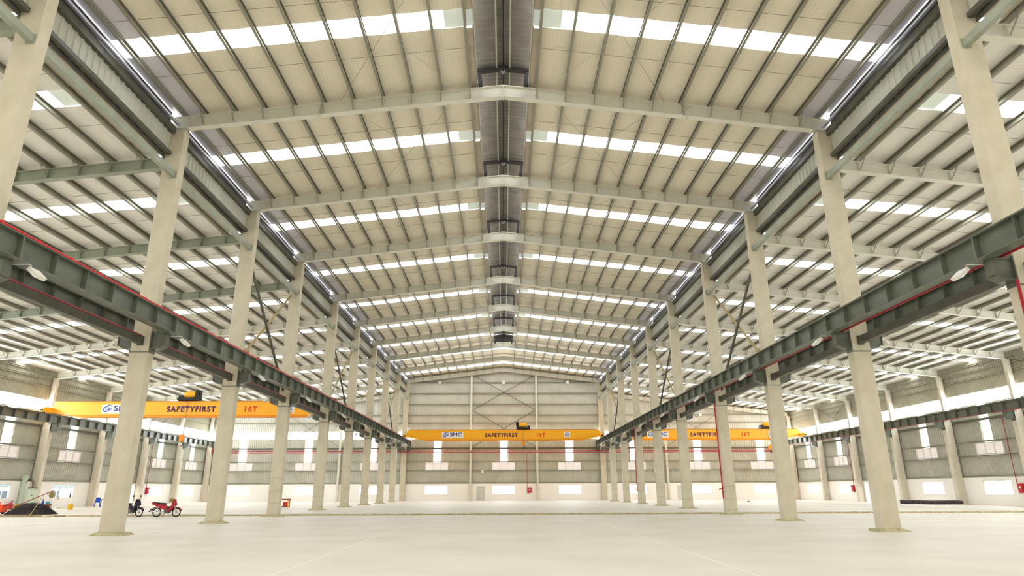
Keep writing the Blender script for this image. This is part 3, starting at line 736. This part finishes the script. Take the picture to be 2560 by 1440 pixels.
def crane(xa, xb, y, label, hoist_x, flip, hook_z):
    cx_ = (xa + xb) / 2; H = (xb - xa) / 2; ZB = 8.2; t = empty('bridge_crane', (cx_, y, ZB)); tag(t, label, 'crane', 'orange bridge cranes')
    top = 1.4; e = .55
    prof = [(-H + .35, top), (H - .35, top), (H - .1, top - .25), (H - .1, e - .05), (H - 1.0, .32), (H - 2.6, 0), (-H + 2.6, 0), (-H + 1.0, .32), (-H + .1, e - .05), (-H + .1, top - .25)]
    gd = MB().prism(prof, 'y', -.28, .28).build('box_girder', 'orange', t)
    MB().box(-H + 2.6, H - 2.6, -.4, .4, -.06, .0).build('bottom_flange', 'orange_dark', gd)
    MB().box(-H + .35, H - .35, -.34, .34, top, top + .03).build('top_flange', 'orange_dark', gd)
    MB().box(-H + .6, H - .6, -.03, .03, top + .03, top + .09).build('trolley_rail', 'dark_steel', gd)
    MB().tube([(-H + 1.2, -.45, .1), (H - 1.2, -.45, .1)], .025, 6).build('cable_line', 'orange_dark', gd)
    for s in (-1, 1):
        c_ = MB().prism([(-1.5, .36), (1.5, .36), (1.5, .72), (1.2, .84), (-1.2, .84), (-1.5, .72)], 'x', s * H - .2, s * H + .2).build('end_carriage', 'orange', t)
        for yy in (-1.15, 1.15):
            wm = MB().tube([(s * H - .07, yy, .49), (s * H + .07, yy, .49)], .17, 14); wm.build('wheel', 'black', c_)
            MB().box(s * H - .12, s * H + .12, yy * 1.32 - .08, yy * 1.32 + .08, .46, .62).build('buffer', 'black', c_)
    # trolley
    hx = hoist_x - cx_; tr = empty('hoist_trolley', (hx, 0, top + .09)); tr.parent = t
    MB().box(-.95, .95, -.5, .5, .0, .26).build('trolley_frame', 'black', tr)
    dr = [(.30, 0), (.34, .06), (.34, .95), (.24, 1.2), (.12, 1.28)]
    o = MB().lathe(dr, n=18).build('hoist_drum', 'orange', tr, (-.7 if not flip else .7, 0, .58), True); o.rotation_euler = (0, math.pi / 2 if not flip else -math.pi / 2, 0)
    m = MB(); fx = -1 if not flip else 1
    m.box(*sorted((fx * .95, fx * .6)), -.35, .35, .2, .98); m.tube([(fx * .78, -.3, .98), (fx * .78, -.3, 1.05)], .05, 8); m.box(*sorted((fx * 1.0, fx * .93)), -.2, .2, .5, .9)
    m.box(*sorted((-fx * .6, -fx * .95)), -.3, .3, .2, .5)
    m.build('motor_block', 'black', tr)
    # hook block
    hb = MB()
    for dx in (-.12, .12): hb.tube([(hx + dx, -.5, top), (hx + dx * .8, -.5, hook_z - ZB + .5)], .012, 5)
    hb.build('hoist_rope', 'dark_steel', t)
    MB().prism([(hx - .16, .55), (hx + .16, .55), (hx + .22, .4), (hx + .2, .05), (hx + .08, -.1), (hx - .08, -.1), (hx - .2, .05), (hx - .22, .4)], 'y', -.62, -.38).build('hook_block', 'orange_dark', t, (0, 0, hook_z - ZB))
    hk = [(hx, -.5, hook_z - ZB - .08)] + [(hx + .02 + .16 * math.sin(a), -.5, hook_z - ZB - .32 + .16 * math.cos(a)) for a in [k * math.pi / 7 for k in range(0, 10)]]
    MB().tube(hk, [.04] * 5 + [.045] * 3 + [.035, .025, .015], 8).build('hook', 'black', t, smooth=True)
    # lettering and plates on the face towards the camera
    yf = -.285
    def plate(x, w_, h_): return MB().box(x - w_ / 2, x + w_ / 2, -.006, .0, .72 - h_ / 2, .72 + h_ / 2).build('sign_plate', 'white', t, (0, yf, 0))
    lp = plate(-7.1, 3.0, .84)
    o = ring(.17, 0, .16, .27, .5, cut=(math.pi * .35, math.pi * 1.75)).build('logo_mark', 'logo_blue', lp, (-8.05, -.012, .79))
    ring(.17, 0, .16, .27, .5, cut=(math.pi * 1.72, math.pi * 2)).build('logo_mark', 'logo_grey', lp, (-8.05, -.012, .79)); ring(.17, 0, .16, .27, .5, cut=(0, math.pi * .38)).build('logo_mark', 'logo_grey', lp, (-8.05, -.012, .79))
    for q, mm in ((.06, 'logo_grey'), (-.06, 'logo_blue')):
        rr = .5; dx, dz = -math.sin(rr) * q, math.cos(rr) * q
        MB().bar((-8.05 + dx - .19, -.012, .79 + dz - .1), (-8.05 + dx + .19, -.012, .79 + dz + .1), .004, .075).build('logo_mark', mm, lp)
    text('SMC', .52, 'navy', lp, (-6.63, -.012, .55), 1.2, .014, 1.04)
    text('SAFETYFIRST', .52, 'violet', t, (-.3, yf - .006, .46), .95, .026, 1.2)
    text('16T', .52, 'text_red', t, (5.2, yf - .006, .46), 1.0, .02, 1.2)
    sp_ = plate(8.9, .82, .86)
    text('STC', .24, 'navy', sp_, (8.9, -.012, .6), 1.05, .012, 1.1)
    MB().add([(8.62, -.01, .92), (8.9, -.01, 1.06), (9.18, -.01, .92), (9.18, -.01, .86), (8.9, -.01, .99), (8.62, -.01, .86)], [(0, 1, 4, 5), (1, 2, 3, 4)]).build('logo_mark', 'logo_blue', sp_)
    for zz in (.43, .37): MB().box(8.58, 9.22, -.01, -.006, zz - .015, zz + .015).build('small_print', 'text_red', sp_)
    return t
crane(-13.62, 13.62, 92.3, 'orange bridge crane across the centre aisle near the back wall', 2.75, False, 7.55)
crane(XL + .5, -15.62, 61.6, 'nearest and largest looking orange bridge crane, over the left aisle', -29.6, True, 6.0)
crane(15.62, XR - .5, 92.3, 'orange bridge crane over the right aisle, seen between columns', 37.1, True, 6.9)

# ------------------------------------------------------------------ motorbikes
def bike(name, loc, rz, body, label, seatm='seat'):
    t = empty(name, loc, rz); tag(t, label, 'motorbike')
    def P(prof, w_, nm, m, par=t): return MB().prism(prof, 'y', -w_ / 2, w_ / 2).build(nm, m, par)
    for x in (0, 1.24):
        wl = MB().torus((x, 0, .28), .25, .035, n=28, m=7).build('tyre', 'rubber', t, smooth=True)
        MB().torus((x, 0, .28), .212, .014, n=24, m=5).build('rim', 'silver', wl, smooth=True)
        hb = MB().tube([(x, -.06, .28), (x, .06, .28)], .055, 10)
        for k in range(12): a = 2 * math.pi * k / 12; hb.tube([(x + .04 * math.cos(a), 0, .28 + .04 * math.sin(a)), (x + .21 * math.cos(a), 0, .28 + .21 * math.sin(a))], .004, 4, False)
        hb.build('spoked_hub', 'silver', wl)
    P([(-.40, .80), (-.30, .88), (.1, .80), (.48, .76), (.62, .62), (.70, .5), (.55, .43), (.3, .47), (.1, .56), (-.12, .68)], .2, 'tail_body', body)
    P([(-.34, .87), (.1, .80), (.5, .765), (.56, .80), (.45, .85), (.1, .87), (-.28, .91)], .24, 'seat', seatm)
    P([(1.0, 1.02), (1.1, .93), (1.16, .75), (1.05, .58), (.92, .38), (.76, .32), (.7, .4), (.84, .5), (.93, .7)], .34, 'leg_shield', body)
    P([(.55, .62), (.95, .66), (.93, .52), (.6, .46)], .16, 'underbone', 'black')
    P([(.48, .45), (.82, .46), (.86, .28), (.74, .2), (.5, .22)], .22, 'engine', 'dark_steel')
    arc = [math.radians(a) for a in range(15, 151, 15)]
    P([(1.24 + .33 * math.cos(a), .28 + .33 * math.sin(a)) for a in arc] + [(1.24 + .30 * math.cos(a), .28 + .30 * math.sin(a)) for a in arc[::-1]], .13, 'front_fender', body)
    arc = [math.radians(a) for a in range(60, 176, 15)]
    P([(.0 + .36 * math.cos(a), .28 + .34 * math.sin(a)) for a in arc] + [(.0 + .33 * math.cos(a), .28 + .31 * math.sin(a)) for a in arc[::-1]], .12, 'rear_fender', 'black')
    P([(-.33, .52), (-.36, .52), (-.52, .3), (-.48, .3)], .12, 'mud_flap', 'black')
    f = MB()
    for yy in (-.08, .08): f.tube([(1.24, yy, .28), (1.08, yy, .8)], .022, 6); f.tube([(0, yy * 1.3, .28), (.5, yy * 1.1, .33)], .02, 6); f.tube([(.02, yy * 1.4, .32), (.12, yy * 1.3, .66)], .022, 6)
    f.build('fork', 'silver', t)
    MB().tube([(.55, -.13, .22), (.3, -.15, .24), (-.28, -.16, .34)], [.02, .045, .05], 8).build('exhaust', 'chrome', t, smooth=True)
    P([(.93, .96), (1.1, .95), (1.14, 1.04), (1.02, 1.1), (.92, 1.06)], .2, 'headlight_cowl', body)
    MB().tube([(.9, -.34, 1.02), (.98, -.12, 1.05), (.98, .12, 1.05), (.9, .34, 1.02)], .018, 6).build('handlebar', 'black', t)
    for yy in ((-.26, .26) if body != 'bike_red' else ()):
        mr = MB().tube([(.95, yy, 1.04), (.93, yy * 1.15, 1.24)], .008, 5); mr.box(.915, .93, yy * 1.15 - .06, yy * 1.15 + .06, 1.22, 1.32); mr.build('mirror', 'black', t)
    MB().tube([(.55, -.1, .25), (.52, -.24, .01)], .014, 5).build('kickstand', 'black', t)
    return t
bike('motorbike', (-22.2, 44.0, 0), 0, 'bike_red', 'red motorbike parked side-on at the edge of the raised slab')
bike('motorbike', (-24.55, 44.35, 0), -.25, 'bike_navy', 'dark blue motorbike half hidden behind a column')
h = MB().lathe([(.01, .13), (.07, .12), (.115, .07), (.13, 0), (.125, -.07), (.1, -.1)], n=14).build('helmet', 'straw', None, (-21.29, 43.84, 1.0), True); tag(h, 'olive helmet hanging at the handlebar of the red motorbike', 'helmet')

# ------------------------------------------------------------------ clutter along the left side
hp = MB(); rnd = random.Random(11); nu, nv = 30, 10
def heap_z(u, v): return .72 * max(0, 1 - abs(u) ** 2.6) * math.sqrt(max(0, 1 - v * v))
vsd = [(1.45 * (2 * i / nu - 1), .62 * (2 * j / nv - 1), heap_z(2 * i / nu - 1, 2 * j / nv - 1)) for j in range(nv + 1) for i in range(nu + 1)]
hp.add(vsd, [(j * (nu + 1) + i, j * (nu + 1) + i + 1, (j + 1) * (nu + 1) + i + 1, (j + 1) * (nu + 1) + i) for j in range(nv) for i in range(nu)])
for k in range(1500):
    u, v = rnd.uniform(-.97, .97), rnd.uniform(-.95, .95); z = heap_z(u, v); a = Vector((1.45 * u, .62 * v, z * .97))
    dv = Vector((u * .5 + rnd.uniform(-.6, .6), v * .5 + rnd.uniform(-.6, .6), rnd.uniform(.15, .8))).normalized() * rnd.uniform(.05, .13); sd = Vector((rnd.uniform(-1, 1), rnd.uniform(-1, 1), 0)).normalized() * .014
    hp.add([a - sd, a + sd, a + dv], [(0, 1, 2)])
tag(hp.build('netting_heap', 'netting', None, (-31.55, 46.0, SZ)), 'heap of dark bristly netting at the slab edge', 'heap', kind='stuff')
def timber(x0, x1, y, h_, label): tag(MB().box(x0, x1, -.07, .07, 0, h_).build('timber_beam', 'timber', None, (0, y, 0)), label, 'timber')
timber(-34.2, -29.75, 44.55, .13, 'long timber beam lying below the dark heap')
timber(-29.0, -28.35, 44.5, .11, 'short timber offcut right of the sack')
m = MB().lathe([(.02, .16), (.14, .15), (.24, .1), (.27, .05), (.25, .0)], n=14).build('sack', 'sack', None, (-29.35, 44.3, 0), True); tag(m, 'pale yellowish sack lying at the end of the timber beam', 'sack')
tag(MB().tube([(0, 0, 0), (3.55, 0, 1.5)], .028, 8).build('pole', 'rust_red', None, (-33.42, 45.3, .14)), 'long reddish pole leaning up over the dark heap', 'pole')
tag(MB().tube([(0, 0, 0), (.17, .62, 1.2)], .022, 6).build('prop_stick', 'bamboo_and_lit_bar', None, (-30.7, 44.65, .02)), 'pale stick propping up the reddish pole', 'stick')
tag(MB().torus((0, 0, .1), .07, .035, n=14).build('rope_coil', 'bamboo_and_lit_bar', None, (-30.5, 44.42, 0), True), 'small tan coil standing against the timber beam', 'coil')
# electrical cabinet
t = empty('electrical_cabinet', (-42.15, 61.05, SZ), .62); tag(t, 'pale green electrical cabinet against the left wall column', 'cabinet')
MB().box(-.36, .36, -.36, .36, .06, 1.74).build('case', 'cabinet', t); MB().box(-.32, .32, -.375, -.36, .12, 1.68).build('cabinet_door', 'cabinet', t); MB().box(-.375, -.36, -.32, .32, .1, 1.7).build('lit_side_panel', 'cabinet_lit_side', t)  # side panel colour carries the bluish light falling on that face
MB().box(-.4, .4, -.42, .4, 1.74, 1.8).build('top_plate', 'black', t); MB().box(-.36, .36, -.34, .34, 0, .06).build('plinth', 'dark_steel', t); MB().box(-.03, .03, -.4, -.375, 1.1, 1.2).build('handle', 'black', t)
for k in range(3):
    MB().tube([(-.1 + .1 * k, 0, 1.8), (-.1 + .1 * k, 0, 2.05), (-.14 + .09 * k, .04, 2.25 + .04 * k), (-.26 + .05 * k, .15, 2.4 + .05 * k), (-.42, .28, 2.44 + .04 * k), (-.55, .38, 2.36), (-.62, .43, 2.22)], .02, 6).build('cable', 'black', t, smooth=True)
t = MB().box(-.16, .16, -.12, .12, 0, 2.85).box(-.2, .2, -.16, .16, 2.5, 2.75).build('cable_duct', 'cabinet', None, (-43.15, 61.2, SZ)); tag(t, 'tall pale green cable duct beside the electrical cabinet', 'duct')
def jar(prof, m, loc, nm, label, cat, n=16): o = MB().lathe(prof, n=n).build(nm, m, None, loc, True); tag(o, label, cat); return o
o = jar([(.2, 0), (.22, .1), (.22, .42), (.15, .52), (.06, .56)], 'red_box', (-43.05, 59.9, SZ), 'fuel_canister', 'red canister with a black spout below the left window', 'canister')
MB().tube([(0, 0, .54), (.08, .02, .68), (.16, .04, .72)], .035, 6).build('spout', 'black', o)
o = jar([(.2, 0), (.24, .36), (.26, .37)], 'yellow', (-42.5, 60.0, SZ), 'bucket', 'yellow bucket beside the red canister', 'bucket'); MB().torus((0, 0, .37), .24, .015, 'z').build('rim', 'yellow', o)
o = jar([(.1, 0), (.12, .05), (.12, .5), (.05, .68), (.03, .85)], 'logo_blue', (-41.0, 61.0, SZ), 'gas_bottle', 'slim blue bottle with a pointed neck by the left wall', 'bottle')
tag(MB().box(-.14, .14, -.12, .12, 0, .58).box(-.1, .1, -.08, .08, .58, .64).build('cool_box', 'cyan', None, (-40.68, 61.2, SZ)), 'turquoise box right of the blue bottle', 'box')
o = jar([(.16, 0), (.26, .42), (.24, .44), (.14, .04)], 'brown', (-40.3, 60.7, SZ), 'basket', 'brown woven basket beside the turquoise box', 'basket')
t = empty('woven_disc_stand', (-40.85, 61.75, SZ)); tag(t, 'round brown woven disc on two thin legs near the left wall', 'stand')
MB().tube([(0, 0, 1.17), (0, .05, 1.17)], .26, 18).build('disc', 'straw', t).rotation_euler = (0, 0, 0)
MB().tube([(-.1, 0, .0), (-.06, 0, .95)], .012, 5).build('leg', 'dark_steel', t); MB().tube([(.2, 0, .0), (.06, 0, .95)], .012, 5).build('leg', 'dark_steel', t)
t = empty('shovel', (-43.395, 66.7, .85)); tag(t, 'grey shovel hanging blade down in front of the left window', 'shovel')
MB().tube([(0, 0, .4), (0, -.1, 1.1)], .02, 6).build('handle', 'silver', t); MB().prism([(-.12, 0), (.12, 0), (.1, .28), (.03, .42), (-.03, .42), (-.1, .28)], 'x', -.01, .01).build('blade', 'silver', t)
jar([(.06, 0), (.065, .3), (.03, .45), (.03, .6)], 'bike_navy', (-43.42, 68.45, 1.04), 'bottle', 'dark bottle standing on the sill of the left window', 'bottle', 10)
for x, y, l in ((-40.2, 62.6, 'beside the woven disc stand'), (-39.3, 65.4, 'in front of the left window')):
    o = put('flat_sack', rough(MB().lathe([(.5, 0), (.45, .03), (.2, .045)], n=18).mesh('flat_sack', 'dirt'), .02, 5), None, (x, y, SZ)); tag(o, 'flattened brown sack on the floor ' + l, 'sack', 'flattened sacks by the left wall')
o = jar([(.19, 0), (.2, .05), (.2, .4), (.17, .46), (.1, .47)], 'yellow', (-36.55, 57.9, SZ), 'drum', 'small yellow drum standing alone on the left floor', 'drum'); MB().torus((0, 0, .3), .2, .012, 'z').build('hoop', 'orange', o)
# plastic chair and table
t = empty('plastic_chair', (-40.5, 68.3, SZ), .5); tag(t, 'blue plastic chair by the left wall', 'chair')
for a in (-.2, .2):
    for b in (-.2, .2): MB().tube([(a, b, .42), (a * 1.25, b * 1.25, 0)], .03, 6).build('leg', 'blue_plastic', t)
MB().box(-.24, .24, -.24, .24, .41, .45).build('seat', 'blue_plastic', t); MB().prism([(-.22, .45), (.22, .45), (.2, .85), (.1, .9), (-.1, .9), (-.2, .85)], 'y', .2, .23).build('backrest', 'blue_plastic', t)
t = empty('work_table', (-39.75, 68.6, SZ)); tag(t, 'small brown wooden table beside the blue chair', 'table')
MB().box(-.5, .5, -.3, .3, .68, .73).build('table_top', 'brown', t)
for a in (-.44, .44):
    for b in (-.25, .25): MB().box(a - .025, a + .025, b - .025, b + .025, 0, .68).build('leg', 'brown', t)
# orange pump at the picture edge
t = empty('site_pump', (-34.3, 46.9, SZ)); tag(t, 'orange site pump with a hose at the left picture edge', 'pump')
MB().box(-.45, .3, -.25, .25, .12, .62).build('pump_body', 'text_red', t); MB().tube([(-.2, 0, .62), (-.2, 0, .8)], .1, 10).build('filler_cap', 'text_red', t)
for yy in (-.28, .28): MB().tube([(0, yy - .03, .14), (0, yy + .03, .14)], .14, 14).build('wheel', 'rubber', t)
MB().tube([(.3, 0, .5), (.45, 0, .68), (.62, 0, .62), (.66, .02, .4), (.55, .05, .18), (.4, .1, .03), (.2, .3, .03)], .025, 6).build('hose', 'brown', t, smooth=True)
MB().tube([(.3, 0, .62), (.85, .1, .5)], .018, 6).build('handle', 'brown', t)
# frame stand with red box between the left columns
t = empty('trestle_stand', (-20.0, 61.2, SZ)); tag(t, 'rusty orange frame stand between two left row columns', 'stand')
for a in (-.75, .75):
    for b in (-.25, .25): MB().box(a - .035, a + .035, b - .035, b + .035, 0, .72).build('leg', 'rust_red' if a < 0 else 'orange_dark', t)
MB().box(-.82, .82, -.3, .3, .7, .77).build('top_board', 'rust_red', t); MB().box(-.75, .75, -.26, .26, .1, .14).build('lower_board', 'black', t)
tag(MB().box(-.16, .16, -.14, .14, 0, .36).box(-.13, .13, -.16, -.14, .12, .26).build('red_box', 'red_box', None, (-19.55, 61.15, SZ + .142)), 'red box on the lower board of the orange stand', 'box')
# ribbed black duct on the right
pts = []; rr = []
P0, P1 = Vector((38.0, 64.6, SZ + .22)), Vector((42.0, 61.55, SZ + .2)); n = 150
for i in range(n + 1):
    f = i / n; p = P0.lerp(P1, f); p.z += .02 * math.sin(f * 9); pts.append(p); rr.append((.2 if i % 5 < 3 else .165) * (1 if f < .93 else 1 - (f - .93) * 5))
tag(MB().tube(pts, rr, 10).build('ribbed_duct', 'duct', smooth=False), 'long dark ribbed hose lying on the floor before the right wall', 'hose')
o = put('brick', rough(MB().box(-.12, .12, -.06, .06, 0, .1).mesh('brick', 'brown'), .008, 2), None, (29.0, 80.0, SZ)); tag(o, 'loose brown brick on the floor of the right aisle', 'brick')
# ------------------------------------------------------------------ outside, seen through the left windows
t = empty('neighbour_building', (-62, 82, -.3)); tag(t, 'pale building with a light blue fascia outside the left windows', 'building')
MB().box(-6, 0, -30, 30, 0, 2.6).build('wall', 'pale_render', t); MB().box(-6.3, .4, -30.3, 30.3, 2.6, 4.2).build('fascia', 'blue_fascia', t)
for k in range(12):
    y = -27 + k * 4.9; f = MB().box(0, .06, y - .9, y + .9, .9, 2.1).build('window', 'white', t); MB().box(.06, .08, y - .8, y + .8, 1.0, 2.0).build('pane', 'dim_glass', f)
